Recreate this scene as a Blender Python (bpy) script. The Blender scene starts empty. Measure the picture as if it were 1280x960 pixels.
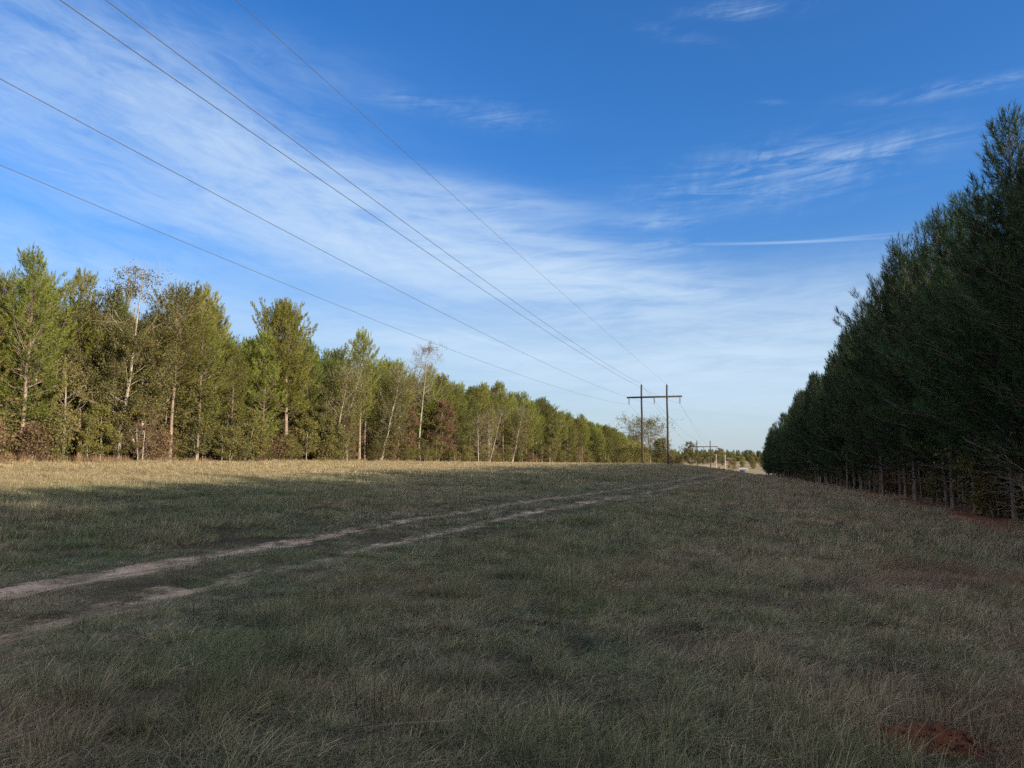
import bpy, math, random
import numpy as np
R = math.radians
rng = np.random.default_rng(7)
random.seed(7)
scene = bpy.context.scene
C = scene.collection

# ------------------------------------------------------------------ camera model
F = 931.0 / 1280.0
PITCH = math.atan(92 / 931.0)
YAW = R(17.9)
EYE = 1.6

def ray(x, y):
    r, f, u = (x - 640) / 931.0, 1.0, -(y - 480) / 931.0
    f2 = f * math.cos(PITCH) - u * math.sin(PITCH)
    u2 = f * math.sin(PITCH) + u * math.cos(PITCH)
    return np.array([r * math.cos(YAW) - f2 * math.sin(YAW), r * math.sin(YAW) + f2 * math.cos(YAW), u2])

def along(px, X):                       # distance along the clearing where a sight line meets a lateral offset
    d = ray(px, 572)
    return d[1] * X / d[0]

# ------------------------------------------------------------------ noise + terrain
def vnoise(x, y, seed=0):
    x = np.asarray(x, float); y = np.asarray(y, float)
    xi = np.floor(x).astype(np.int64); yi = np.floor(y).astype(np.int64)
    fx = x - xi; fy = y - yi
    fx = fx * fx * (3 - 2 * fx); fy = fy * fy * (3 - 2 * fy)
    def h(a, b):
        n = (a * 374761393 + b * 668265263 + seed * 974711) & 0x7fffffff
        n = ((n ^ (n >> 13)) * 1274126177) & 0x7fffffff
        return ((n ^ (n >> 16)) & 0xffff) / 65535.0
    return (h(xi, yi) * (1 - fx) + h(xi + 1, yi) * fx) * (1 - fy) + (h(xi, yi + 1) * (1 - fx) + h(xi + 1, yi + 1) * fx) * fy

def fbm(x, y, seed=0, octv=4):
    s = 0; a = .5; t = 0
    for k in range(octv):
        s = s + a * vnoise(x * 2 ** k, y * 2 ** k, seed + k); t += a; a *= .5
    return s / t

GX = np.array([-900, -80, -40, -24, -16, -9, -3, 3, 10, 40, 900.])
GY = np.array([-200, 0, 30, 63, 100, 128, 160, 200, 256, 384, 520, 800, 1200, 2600.])
GZ = np.array([  # one row per lateral offset
    [1.6, 1.6, 1.6, 1.5, 1.2, .9, .5, -.2, -2, -6, -5, -1.2, 0, 0],
    [1.5, 1.5, 1.5, 1.4, 1.0, .8, .4, -.4, -2.2, -6.5, -5, -1.2, 0, 0],
    [1.33, 1.33, 1.33, 1.2, .85, .6, .2, -.8, -2.6, -7.5, -6, -1.6, 0, 0],
    [.62, .62, .68, .72, .62, .5, .1, -1.2, -4.5, -10, -7.5, -2.2, -.5, 0],
    [.30, .30, .36, .46, .50, .45, 0, -1.9, -5.5, -11, -8, -2.5, -.5, 0],
    [0, 0, .02, .07, .10, -.05, -.9, -3, -6.2, -11, -8, -2.5, -.5, 0],
    [0, 0, -.08, -.2, -.38, -.8, -1.7, -3.2, -6.2, -11, -8, -2.5, -.5, 0],
    [0, 0, -.2, -.6, -1.15, -1.7, -2.2, -2.9, -5.7, -11, -8, -2.6, -.5, 0],
    [0, 0, -.25, -.75, -1.3, -1.8, -2.3, -2.9, -5, -10, -8, -2.8, -.8, 0],
    [0, 0, -.3, -.8, -1.4, -1.9, -2.4, -3, -5, -9, -8, -3, -1, 0],
    [0, 0, -.3, -.8, -1.4, -1.9, -2.4, -3, -5, -9, -8, -3, -1, 0]])

def herm(xs, ys, x):
    """cubic through xs with values ys (..., n) at x -> (..., m), slopes limited"""
    d = np.diff(ys, axis=-1) / np.diff(xs)
    m = np.zeros_like(ys)
    a, b = d[..., :-1], d[..., 1:]
    m[..., 1:-1] = np.where(a * b > 0, 2 * a * b / (a + b + 1e-12), 0)
    x = np.clip(x, xs[0], xs[-1])
    i = np.clip(np.searchsorted(xs, x) - 1, 0, len(xs) - 2)
    return i, m

def terrain(X, Y, bumps=True):
    X = np.atleast_1d(np.asarray(X, float)); Y = np.atleast_1d(np.asarray(Y, float))
    xc = np.clip(X, GX[0], GX[-1]); yc = np.clip(Y, GY[0], GY[-1])
    iy, my = herm(GY, GZ, yc)
    hy = GY[iy + 1] - GY[iy]; t = (yc - GY[iy]) / hy
    h00, h10, h01, h11 = 2*t**3-3*t**2+1, t**3-2*t**2+t, -2*t**3+3*t**2, t**3-t**2
    cols = h00 * GZ[:, iy] + h10 * hy * my[:, iy] + h01 * GZ[:, iy + 1] + h11 * hy * my[:, iy + 1]
    ix = np.clip(np.searchsorted(GX, xc) - 1, 0, len(GX) - 2)
    cT = cols.T
    _, mx = herm(GX, cT, xc)
    k = np.arange(len(xc)); hx = GX[ix + 1] - GX[ix]; t = (xc - GX[ix]) / hx
    h00, h10, h01, h11 = 2*t**3-3*t**2+1, t**3-2*t**2+t, -2*t**3+3*t**2, t**3-t**2
    z = h00 * cT[k, ix] + h10 * hx * mx[k, ix] + h01 * cT[k, ix + 1] + h11 * hx * mx[k, ix + 1]
    if bumps:
        z = z + (fbm(X / 9, Y / 9, 3, 3) - .5) * .16 + (fbm(X / 1.7, Y / 1.7, 8, 2) - .5) * .05
        u = np.abs(X - track_x(Y))
        z = z - .05 * np.exp(-((np.abs(u) - .95) / .3) ** 2) * (Y < 115)
    return z

def track_x(Y):
    return np.interp(Y, [-60, -10, 5, 10, 18, 28, 42, 60, 80, 100, 130, 400],
                     [-11, -7.6, -7.45, -7.5, -7.55, -6.7, -5.3, -4.2, -3.6, -3.3, -2.6, 0])

def bare(u, y):
    return np.where(u < 0, .33 * np.exp(-((y - 9) / 4.5) ** 2) + .10 * np.exp(-((y - 24) / 7) ** 2), -.02 + .10 * np.exp(-((y - 6) / 2.) ** 2) + .10 * np.exp(-((y - 23) / 9) ** 2))

def gz(x, y):
    return float(terrain(x, y)[0])

def right_x(Y):                          # edge of the right-hand wood
    return np.interp(Y, [-60, 10, 20, 60, 110, 200, 260], [7.4, 6.9, 6.7, 6.4, 5.8, 3.6, 2.5])

# ------------------------------------------------------------------ materials
def mat(name):
    m = bpy.data.materials.new(name); m.use_nodes = True
    nt = m.node_tree; nt.nodes.clear()
    out = nt.nodes.new('ShaderNodeOutputMaterial')
    return m, nt, out

class NT:
    def __init__(s, nt): s.nt = nt
    def n(s, t, **k):
        o = s.nt.nodes.new(t)
        for a, v in k.items():
            setattr(o, a, v)
        return o
    def l(s, a, b): s.nt.links.new(a, b)
    def put(s, sock, v):
        if hasattr(v, 'links'): s.l(v, sock)
        else: sock.default_value = v
    def math(s, op, a, b=0.0, c=0.0, clamp=False):
        o = s.n('ShaderNodeMath', operation=op, use_clamp=clamp)
        s.put(o.inputs[0], a); s.put(o.inputs[1], b); s.put(o.inputs[2], c)
        return o.outputs[0]
    def mix(s, f, a, b):
        o = s.n('ShaderNodeMix', data_type='RGBA')
        s.put(o.inputs[0], f)
        for sock, v in ((o.inputs[6], a), (o.inputs[7], b)):
            if isinstance(v, tuple): sock.default_value = (*v, 1) if len(v) == 3 else v
            else: s.l(v, sock)
        return o.outputs[2]
    def noise(s, vec, scale, detail=4, rough=.55, dist=0.0):
        o = s.n('ShaderNodeTexNoise')
        o.inputs['Scale'].default_value = scale; o.inputs['Detail'].default_value = detail
        o.inputs['Roughness'].default_value = rough; o.inputs['Distortion'].default_value = dist
        if vec is not None: s.l(vec, o.inputs['Vector'])
        return o.outputs['Fac']
    def rng(s, v, a, b, c=0.0, d=1.0, smooth=True):
        o = s.n('ShaderNodeMapRange', interpolation_type='SMOOTHSTEP' if smooth else 'LINEAR')
        s.put(o.inputs['Value'], v)
        o.inputs['From Min'].default_value = a; o.inputs['From Max'].default_value = b
        o.inputs['To Min'].default_value = c; o.inputs['To Max'].default_value = d
        return o.outputs['Result']
    def mapping(s, vec, scale=(1, 1, 1), rot=(0, 0, 0), loc=(0, 0, 0)):
        o = s.n('ShaderNodeMapping')
        o.inputs['Scale'].default_value = scale; o.inputs['Rotation'].default_value = rot; o.inputs['Location'].default_value = loc
        s.l(vec, o.inputs['Vector']); return o.outputs[0]
    def attr(s, name): return s.n('ShaderNodeAttribute', attribute_name=name).outputs['Fac']

def leaf_mat(name, cols, transl=.35, rough=.6, spread=.5):
    """cols: (dark, mid, odd) foliage colours; varied per leaf and per plant"""
    m, nt, out = mat(name); g = NT(nt)
    rnd = g.attr('rnd')
    oi = g.n('ShaderNodeObjectInfo').outputs['Random']
    col = g.mix(rnd, cols[0], cols[1])
    col = g.mix(g.rng(rnd, .8, 1, 0, .75), col, cols[2])
    hsv = g.n('ShaderNodeHueSaturation')
    hsv.inputs['Saturation'].default_value = 1.0
    g.l(g.rng(oi, 0, 1, .5 - .035 * spread, .5 + .02 * spread, False), hsv.inputs['Hue'])
    g.l(g.rng(g.math('FRACT', g.math('MULTIPLY', oi, 7.31)), 0, 1, 1 - .45 * spread, 1 + .4 * spread, False), hsv.inputs['Value'])
    g.l(col, hsv.inputs['Color'])
    d = g.n('ShaderNodeBsdfPrincipled'); d.inputs['Roughness'].default_value = rough
    d.inputs['Specular IOR Level'].default_value = .25
    g.l(hsv.outputs[0], d.inputs['Base Color'])
    t = g.n('ShaderNodeBsdfTranslucent'); g.l(hsv.outputs[0], t.inputs['Color'])
    mx = g.n('ShaderNodeMixShader'); mx.inputs[0].default_value = transl
    g.l(d.outputs[0], mx.inputs[1]); g.l(t.outputs[0], mx.inputs[2]); g.l(mx.outputs[0], out.inputs['Surface'])
    return m

def bark_mat(name, a, b, scale=6.0):
    m, nt, out = mat(name); g = NT(nt)
    tc = g.n('ShaderNodeTexCoord').outputs['Object']
    v = g.mapping(tc, (scale, scale, scale * .28))
    n = g.noise(v, 2.2, 5, .7, .6)
    n2 = g.noise(tc, .7, 2)
    col = g.mix(g.rng(n, .38, .62), a, b)
    col = g.mix(g.rng(n2, .35, .7, 0, .55), col, tuple(x * .6 for x in a))
    p = g.n('ShaderNodeBsdfPrincipled'); p.inputs['Roughness'].default_value = .9
    g.l(col, p.inputs['Base Color'])
    bp = g.n('ShaderNodeBump'); bp.inputs['Distance'].default_value = .02; bp.inputs['Strength'].default_value = .7
    g.l(n, bp.inputs['Height']); g.l(bp.outputs[0], p.inputs['Normal'])
    g.l(p.outputs[0], out.inputs['Surface'])
    return m

M = {}
M['needles'] = leaf_mat('pine_needles', ((.092, .125, .024), (.235, .250, .052), (.30, .25, .06)), .35, .55, 1.0)
M['needles_dark'] = leaf_mat('shade_tinted_pine_needles', ((.015, .036, .015), (.036, .068, .024), (.10, .12, .035)), .3, .55, 1.1)  # darker copy of the needles: the right wood's shade is put into the colour
M['olive'] = leaf_mat('olive_leaves', ((.085, .095, .025), (.185, .170, .055), (.21, .13, .05)), .35, .6, .5)
M['yellow'] = leaf_mat('yellowing_leaves', ((.14, .145, .04), (.26, .23, .07), (.28, .19, .07)), .4, .6, .4)
M['brown'] = leaf_mat('brown_leaves', ((.13, .085, .045), (.22, .14, .075), (.15, .15, .05)), .3, .7, .5)
M['red'] = leaf_mat('red_leaves', ((.22, .07, .045), (.32, .12, .075), (.2, .14, .06)), .35, .7, .3)
M['bark'] = bark_mat('pine_bark', (.19, .135, .10), (.34, .265, .21))
M['bark_shade'] = bark_mat('shade_tinted_pine_bark', (.062, .050, .042), (.20, .165, .14))  # darker copy of the pine bark, shade of the right wood painted in
M['bark_grey'] = bark_mat('grey_bark', (.22, .19, .155), (.42, .38, .32), 5)
M['bark_dark'] = bark_mat('brown_twig_bark', (.12, .09, .07), (.22, .18, .15), 8)
M['pole'] = bark_mat('weathered_pole', (.034, .026, .020), (.075, .055, .040), 8)
M['pole_sunlit'] = bark_mat('sun_painted_pole', (.42, .39, .34), (.6, .56, .5), 8)  # far poles: sunlight on the wood painted in as a paler colour

def simple(name, col, rough=.6, metal=0.0, var=.25, scale=3.0):
    m, nt, out = mat(name); g = NT(nt)
    tc = g.n('ShaderNodeTexCoord').outputs['Object']
    n = g.noise(tc, scale, 4)
    c = g.mix(n, tuple(x * (1 - var) for x in col), tuple(min(1, x * (1 + var)) for x in col))
    p = g.n('ShaderNodeBsdfPrincipled'); p.inputs['Roughness'].default_value = rough; p.inputs['Metallic'].default_value = metal
    g.l(c, p.inputs['Base Color']); g.l(p.outputs[0], out.inputs['Surface'])
    return m
M['porcelain'] = simple('dark_porcelain', (.07, .065, .065), .35)
M['wire'] = simple('weathered_aluminium', (.10, .105, .115), .55, .3)
M['steel'] = simple('galvanised_steel', (.2, .2, .2), .5, .8)
M['white'] = simple('white_sheet_metal', (.34, .35, .35), .5, 0, .08, .6)
M['dark'] = simple('opening_shade', (.05, .055, .065), .6, 0, .2)

# ground: colours come from what grows or lies there
def ground_mat(name, track=False):
    m, nt, out = mat(name); g = NT(nt)
    pos = g.n('ShaderNodeNewGeometry').outputs['Position']
    big = g.noise(pos, .09, 4, .6); mid = g.noise(pos, .7, 5, .6); fine = g.noise(pos, 9, 6, .7)
    grass = g.mix(g.rng(mid, .35, .65), (.026, .028, .018), (.062, .050, .034))
    grass = g.mix(g.rng(big, .45, .65, 0, .6), grass, (.13, .095, .06))
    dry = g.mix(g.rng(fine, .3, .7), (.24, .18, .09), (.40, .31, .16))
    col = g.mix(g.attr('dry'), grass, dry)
    straw = g.mix(g.rng(fine, .3, .7), (.075, .034, .020), (.21, .095, .055))
    col = g.mix(g.attr('wood'), col, straw)
    far = g.mix(g.rng(g.noise(pos, .035, 4), .35, .65), (.29, .20, .145), (.20, .18, .10))
    col = g.mix(g.attr('far'), col, far)
    clay = g.mix(g.rng(fine, .3, .7), (.20, .075, .045), (.33, .15, .09))
    col = g.mix(g.math('MULTIPLY', g.attr('clay'), g.rng(mid, .35, .6)), col, clay)
    if track:
        u = g.attr('u')
        wob = g.math('MULTIPLY', g.math('SUBTRACT', g.noise(g.mapping(pos, (1, .40, 1)), 3.2, 9, .80), .5), 2.6)
        d = g.math('ADD', g.math('ABSOLUTE', g.math('SUBTRACT', g.math('ABSOLUTE', u), .95)), g.math('SUBTRACT', wob, g.attr('bare')))
        sand = g.mix(g.rng(fine, .25, .75), (.36, .27, .22), (.60, .48, .40))
        sand = g.mix(g.rng(mid, .45, .7, 0, .7), sand, (.30, .19, .14))
        wear = g.rng(g.noise(g.mapping(pos, (1, .5, 1), loc=(3, 8, 0)), 1.3, 6, .7), .34, .56, .30, 1)
        col = g.mix(g.math('MULTIPLY', g.rng(d, -.12, .30, .95, 0), wear), col, sand)
    p = g.n('ShaderNodeBsdfPrincipled'); p.inputs['Roughness'].default_value = .95
    p.inputs['Specular IOR Level'].default_value = .1
    g.l(col, p.inputs['Base Color'])
    bp = g.n('ShaderNodeBump'); bp.inputs['Distance'].default_value = .04; bp.inputs['Strength'].default_value = .8
    g.l(fine, bp.inputs['Height']); g.l(bp.outputs[0], p.inputs['Normal'])
    g.l(p.outputs[0], out.inputs['Surface'])
    return m
M['ground'] = ground_mat('field_soil'); M['track'] = ground_mat('sandy_track', True)

def blade_mat(name):
    """grass blades: green, straw and russet patches laid out over the field, each blade varied"""
    m, nt, out = mat(name); g = NT(nt)
    pos = g.n('ShaderNodeNewGeometry').outputs['Position']
    sx = g.n('ShaderNodeSeparateXYZ'); g.l(pos, sx.inputs[0])
    rnd = g.attr('rnd'); t = g.attr('t')
    big = g.noise(pos, .13, 4, .6); mid = g.noise(pos, .55, 4, .6)
    oi = g.n('ShaderNodeObjectInfo').outputs['Random']
    green = g.mix(rnd, (.034, .074, .028), (.165, .225, .095))
    straw = g.mix(rnd, (.110, .082, .050), (.600, .500, .350))
    rust = g.mix(rnd, (.120, .060, .042), (.340, .210, .150))
    # share of straw grows to the right and to the left bank
    right = g.rng(sx.outputs[0], -6, 5, -.10, .36)
    share = g.math('ADD', g.math('ADD', g.rng(mid, .38, .68, .04, .50), g.rng(big, .42, .62, 0, .3)), right)
    share = g.math('ADD', share, g.rng(sx.outputs[1], 14, 60, 0, .25))
    pick = g.rng(g.math('SUBTRACT', share, g.math('FRACT', g.math('ADD', g.math('MULTIPLY', rnd, 13.7), oi))), -.06, .06)
    col = g.mix(pick, green, straw)
    rs = g.math('MULTIPLY', g.rng(g.noise(g.mapping(pos, (1, 1, 1), loc=(31, 7, 0)), .35, 3), .52, .66), g.rng(sx.outputs[0], -5, 3, .35, 1))
    col = g.mix(g.math('MULTIPLY', rs, .7), col, rust)
    gold = g.mix(rnd, (.16, .13, .065), (.50, .40, .23))
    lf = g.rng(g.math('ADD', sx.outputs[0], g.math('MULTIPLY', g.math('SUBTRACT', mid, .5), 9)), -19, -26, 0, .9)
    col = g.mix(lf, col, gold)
    col = g.mix(g.math('MULTIPLY', t, .35), col, straw)
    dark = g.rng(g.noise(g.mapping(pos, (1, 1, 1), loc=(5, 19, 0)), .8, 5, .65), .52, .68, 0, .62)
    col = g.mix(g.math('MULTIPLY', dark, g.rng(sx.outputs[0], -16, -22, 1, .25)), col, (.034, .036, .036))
    d = g.n('ShaderNodeBsdfPrincipled'); d.inputs['Roughness'].default_value = .6; d.inputs['Specular IOR Level'].default_value = .3
    g.l(col, d.inputs['Base Color'])
    tr = g.n('ShaderNodeBsdfTranslucent'); g.l(col, tr.inputs['Color'])
    mx = g.n('ShaderNodeMixShader'); mx.inputs[0].default_value = .3
    g.l(d.outputs[0], mx.inputs[1]); g.l(tr.outputs[0], mx.inputs[2]); g.l(mx.outputs[0], out.inputs['Surface'])
    return m
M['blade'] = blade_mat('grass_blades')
M['sedge'] = leaf_mat('tall_dry_sedge', ((.20, .13, .075), (.42, .31, .18), (.34, .18, .10)), .3, .7, .4)
M['weed'] = leaf_mat('dead_weed_stalks', ((.05, .035, .03), (.12, .08, .065), (.16, .10, .08)), .15, .8, .4)

# ------------------------------------------------------------------ mesh building
class MB:
    def __init__(s): s.v = []; s.f = []; s.r = []; s.t = []; s.mi = []; s.n = 0
    def add(s, v, f, rnd=0.5, t=None, mi=0):
        v = np.asarray(v, float).reshape(-1, 3); f = np.asarray(f, int)
        s.v.append(v); s.f.append(f + s.n); s.n += len(v)
        s.r.append(np.broadcast_to(np.asarray(rnd, float), (len(f),)))
        s.t.append(np.zeros(len(v)) if t is None else np.asarray(t, float))
        s.mi.append(np.full(len(f), mi))
    def tube(s, pts, rad, k=6, mi=0, cap=True):
        pts = np.asarray(pts, float); rad = np.broadcast_to(np.asarray(rad, float), (len(pts),))
        n = len(pts)
        tan = np.gradient(pts, axis=0); tan /= np.linalg.norm(tan, axis=1)[:, None] + 1e-9
        ref = np.array([0, 0, 1.]) if abs(tan[0, 2]) < .8 else np.array([1., 0, 0])
        a = np.cross(tan, ref); a /= np.linalg.norm(a, axis=1)[:, None] + 1e-9
        b = np.cross(tan, a)
        ang = np.linspace(0, 2 * math.pi, k, endpoint=False)
        ring = (a[:, None] * np.cos(ang)[None, :, None] + b[:, None] * np.sin(ang)[None, :, None]) * rad[:, None, None] + pts[:, None]
        v = ring.reshape(-1, 3)
        i = np.arange(n - 1)[:, None] * k; j = np.arange(k)[None]; j2 = (j + 1) % k
        f = np.stack([i + j, i + k + j, i + k + j2, i + j2], -1).reshape(-1, 4)
        s.add(v, f, .5, mi=mi)
        if cap:
            for e in (0, n - 1):
                c = np.vstack([ring[e], pts[e]]); base = k
                ff = [[q, (q + 1) % k, base, base] for q in range(k)]
                s.add(c, [[q[0], q[1], q[2]] for q in ff], .5, mi=mi)
    def box(s, c, d, mi=0, rz=0.0):
        c = np.asarray(c, float); d = np.asarray(d, float) / 2
        v = np.array([[x, y, z] for x in (-1, 1) for y in (-1, 1) for z in (-1, 1)]) * d
        q = np.array([[math.cos(rz), math.sin(rz), 0], [-math.sin(rz), math.cos(rz), 0], [0, 0, 1]])
        s.add(v @ q + c, [[0, 1, 3, 2], [4, 6, 7, 5], [0, 4, 5, 1], [2, 3, 7, 6], [0, 2, 6, 4], [1, 5, 7, 3]], .5, mi=mi)
    def mesh(s, name, mats, smooth=False, attrs=True):
        me = bpy.data.meshes.new(name)
        v = np.concatenate(s.v) if s.v else np.zeros((0, 3))
        me.vertices.add(len(v)); me.vertices.foreach_set('co', v.astype(np.float32).ravel())
        ln = np.concatenate([np.full(len(f), f.shape[1]) for f in s.f]); lv = np.concatenate([f.ravel() for f in s.f])
        me.loops.add(len(lv)); me.loops.foreach_set('vertex_index', lv.astype(np.int32))
        me.polygons.add(len(ln)); st = np.concatenate([[0], np.cumsum(ln)[:-1]])
        me.polygons.foreach_set('loop_start', st.astype(np.int32))
        me.polygons.foreach_set('material_index', np.concatenate(s.mi).astype(np.int32))
        if smooth: me.polygons.foreach_set('use_smooth', np.ones(len(ln), bool))
        for m in mats: me.materials.append(m)
        if attrs:
            a = me.attributes.new('rnd', 'FLOAT', 'FACE'); a.data.foreach_set('value', np.concatenate(s.r).astype(np.float32))
            a = me.attributes.new('t', 'FLOAT', 'POINT'); a.data.foreach_set('value', np.concatenate(s.t).astype(np.float32))
        me.update(calc_edges=True); me.validate()
        return me

def norm(v): return v / (np.linalg.norm(v, axis=-1, keepdims=True) + 1e-9)

def tufts(mb, P, D, L, nn, nl, w, mi=0, r=rng):
    """bottle-brush sprays: P base, D direction, L spray length, nn needles each of length nl and width w"""
    n = len(P)
    P = np.repeat(P, nn, 0); D = norm(np.repeat(D, nn, 0)); L = np.repeat(L, nn)
    s = r.random(n * nn) ** .8
    rv = r.normal(size=(n * nn, 3)); rv -= D * (rv * D).sum(1)[:, None]; rv = norm(rv)
    th = R(52) - R(36) * s + r.normal(0, .12, n * nn)
    d = D * np.cos(th)[:, None] + rv * np.sin(th)[:, None]
    d[:, 2] -= .06; d = norm(d)
    b = P + D * (L * s)[:, None]
    ln = nl * (.75 + .5 * r.random(n * nn))
    wv = norm(np.cross(d, r.normal(size=(n * nn, 3)))) * (w * .5)
    v = np.stack([b - wv, b + wv, b + d * ln[:, None] + wv * .25, b + d * ln[:, None] - wv * .25], 1).reshape(-1, 3)
    k = np.arange(n * nn)[:, None] * 4
    mb.add(v, k + np.array([[0, 1, 2, 3]]), np.clip(np.repeat(r.random(n), nn) * .55 + .45 * r.random(n * nn), 0, 1), mi=mi)

def leaves(mb, P, size, r=rng, mi=0):
    n = len(P)
    a = norm(r.normal(size=(n, 3))); b = norm(np.cross(a, r.normal(size=(n, 3))))
    s = (size * (.6 + .8 * r.random(n)))[:, None]
    v = np.stack([P - a * s * .5, P + b * s * .32, P + a * s * .5, P - b * s * .32], 1).reshape(-1, 3)
    k = np.arange(n)[:, None] * 4
    mb.add(v, k + np.array([[0, 1, 2, 3]]), r.random(n), mi=mi)

def curve(p, d, L, n, up, wob, r):
    pts = [p]; d = norm(d); st = L / n
    for i in range(n):
        d = norm(d + np.array([0, 0, up / n]) + r.normal(0, wob, 3))
        pts.append(pts[-1] + d * st)
    return np.array(pts)

def pine(seed, H, cb, Rm, nn, nl, w, dens=1.0, rb=.13, dead=8, peak=.35, top_r=.15, lr=1.0):
    """trunk+limbs and needle crown of a loblolly pine; cb = height where the crown starts"""
    r = np.random.default_rng(seed)
    tr, cr = MB(), MB()
    n = 12
    zz = np.linspace(0, H, n + 1)
    off = np.cumsum(r.normal(0, .05, (n + 1, 2)), 0) * np.linspace(0, 1, n + 1)[:, None]
    ax = np.column_stack([off, zz])
    ax[0, 2] = -.3
    rad = rb * (1 - zz / H) ** .8 + .012; rad[0] *= 1.35
    tr.tube(ax, rad, 8)
    pos = lambda z: np.array([np.interp(z, zz, ax[:, 0]), np.interp(z, zz, ax[:, 1]), z])
    for k in range(dead):
        z = r.uniform(.22, 1.0) * cb + .3; a = r.uniform(0, 6.28)
        L = r.uniform(.4, 1.5) * (.5 + .5 * z / cb)
        c = curve(pos(z), np.array([math.cos(a), math.sin(a), r.uniform(-.1, .35)]), L, 5, r.uniform(-.5, .4), .12, r)
        tr.tube(c, np.linspace(.018, .004, 6), 4, cap=False)
        if L > .8:
            q = c[3]; c2 = curve(q, c[3] - c[2] + r.normal(0, .05, 3), L * .4, 3, 0, .15, r)
            tr.tube(c2, np.linspace(.008, .003, 4), 3, cap=False)
    p1, p2 = r.uniform(0, 6.28, 2)
    la, lb = (.32, .26) if lr < 1 else (.22, .16)
    lump = lambda q: 1 + la * math.sin(q + p1) + lb * math.sin(2 * q + p2 + z * 1.1)
    P, D, LL = [], [], []
    z = cb; gap = .42 / dens ** .5
    while z < H - .25:
        f = (z - cb) / (H - cb)
        prof = (f / peak) ** .55 if f < peak else ((1 - f) / (1 - peak)) ** .8
        prof = max(prof, .5 if f < peak else .04)
        nb = r.integers(4, 7)
        a0 = r.uniform(0, 6.28)
        for b in range(nb):
            a = a0 + b * 6.283 / nb + r.normal(0, .3)
            L = (Rm * prof * lump(a) + top_r) * r.uniform(.6, 1.18)
            el = R(8 + 50 * f + r.normal(0, 9))
            d = np.array([math.cos(a) * math.cos(el), math.sin(a) * math.cos(el), math.sin(el)])
            m = 7
            c = curve(pos(z + r.normal(0, .08)), d, L, m, .55 - .2 * f, .07, r)
            tr.tube(c, np.linspace((.007 + .009 * L) * lr, .004 * lr, m + 1), 4, cap=False)
            T = norm(np.gradient(c, axis=0))
            P.append(c[-1]); D.append(norm(T[-1] + np.array([0, 0, .6 + .9 * f]))); LL.append(.34 + .30 * f * f)
            s = .14 * L + r.uniform(0, .1)
            while s < L:
                q = np.array([np.interp(s / L * m, np.arange(m + 1), c[:, i]) for i in range(3)])
                t = T[min(m, int(s / L * m))]
                side = norm(np.cross(t, [0, 0, 1.])) * r.choice([-1, 1])
                sl = (.22 + .32 * (L - s) * r.uniform(.6, 1.2)) + .1
                sd = norm(t * .75 + side * r.uniform(.5, 1) + np.array([0, 0, r.uniform(-.15, .55)]))
                e = q + sd * sl
                if sl > .3: tr.tube([q, e], [.006, .004], 3, cap=False)
                P.append(e - sd * .1); D.append(norm(sd + np.array([0, 0, .45 + 1.1 * f * f]))); LL.append(r.uniform(.24, .36) + .12 * f)
                if sl > .45:
                    P.append(q + sd * sl * .45); D.append(norm(sd + r.normal(0, .5, 3))); LL.append(.25)
                s += r.uniform(.14, .24) / dens * (1 + .45 * f)
        z += gap * r.uniform(.75, 1.25) * (1 - .3 * f)
    tp = ax[-1]
    for k in range(3):
        P.append(tp - np.array([0, 0, .25 + .22 * k])); D.append(np.array([r.normal(0, .1), r.normal(0, .1), 1.])); LL.append(.5)
    tufts(cr, np.array(P), np.array(D), np.array(LL), nn, nl, w, r=r)
    return tr, cr

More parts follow.
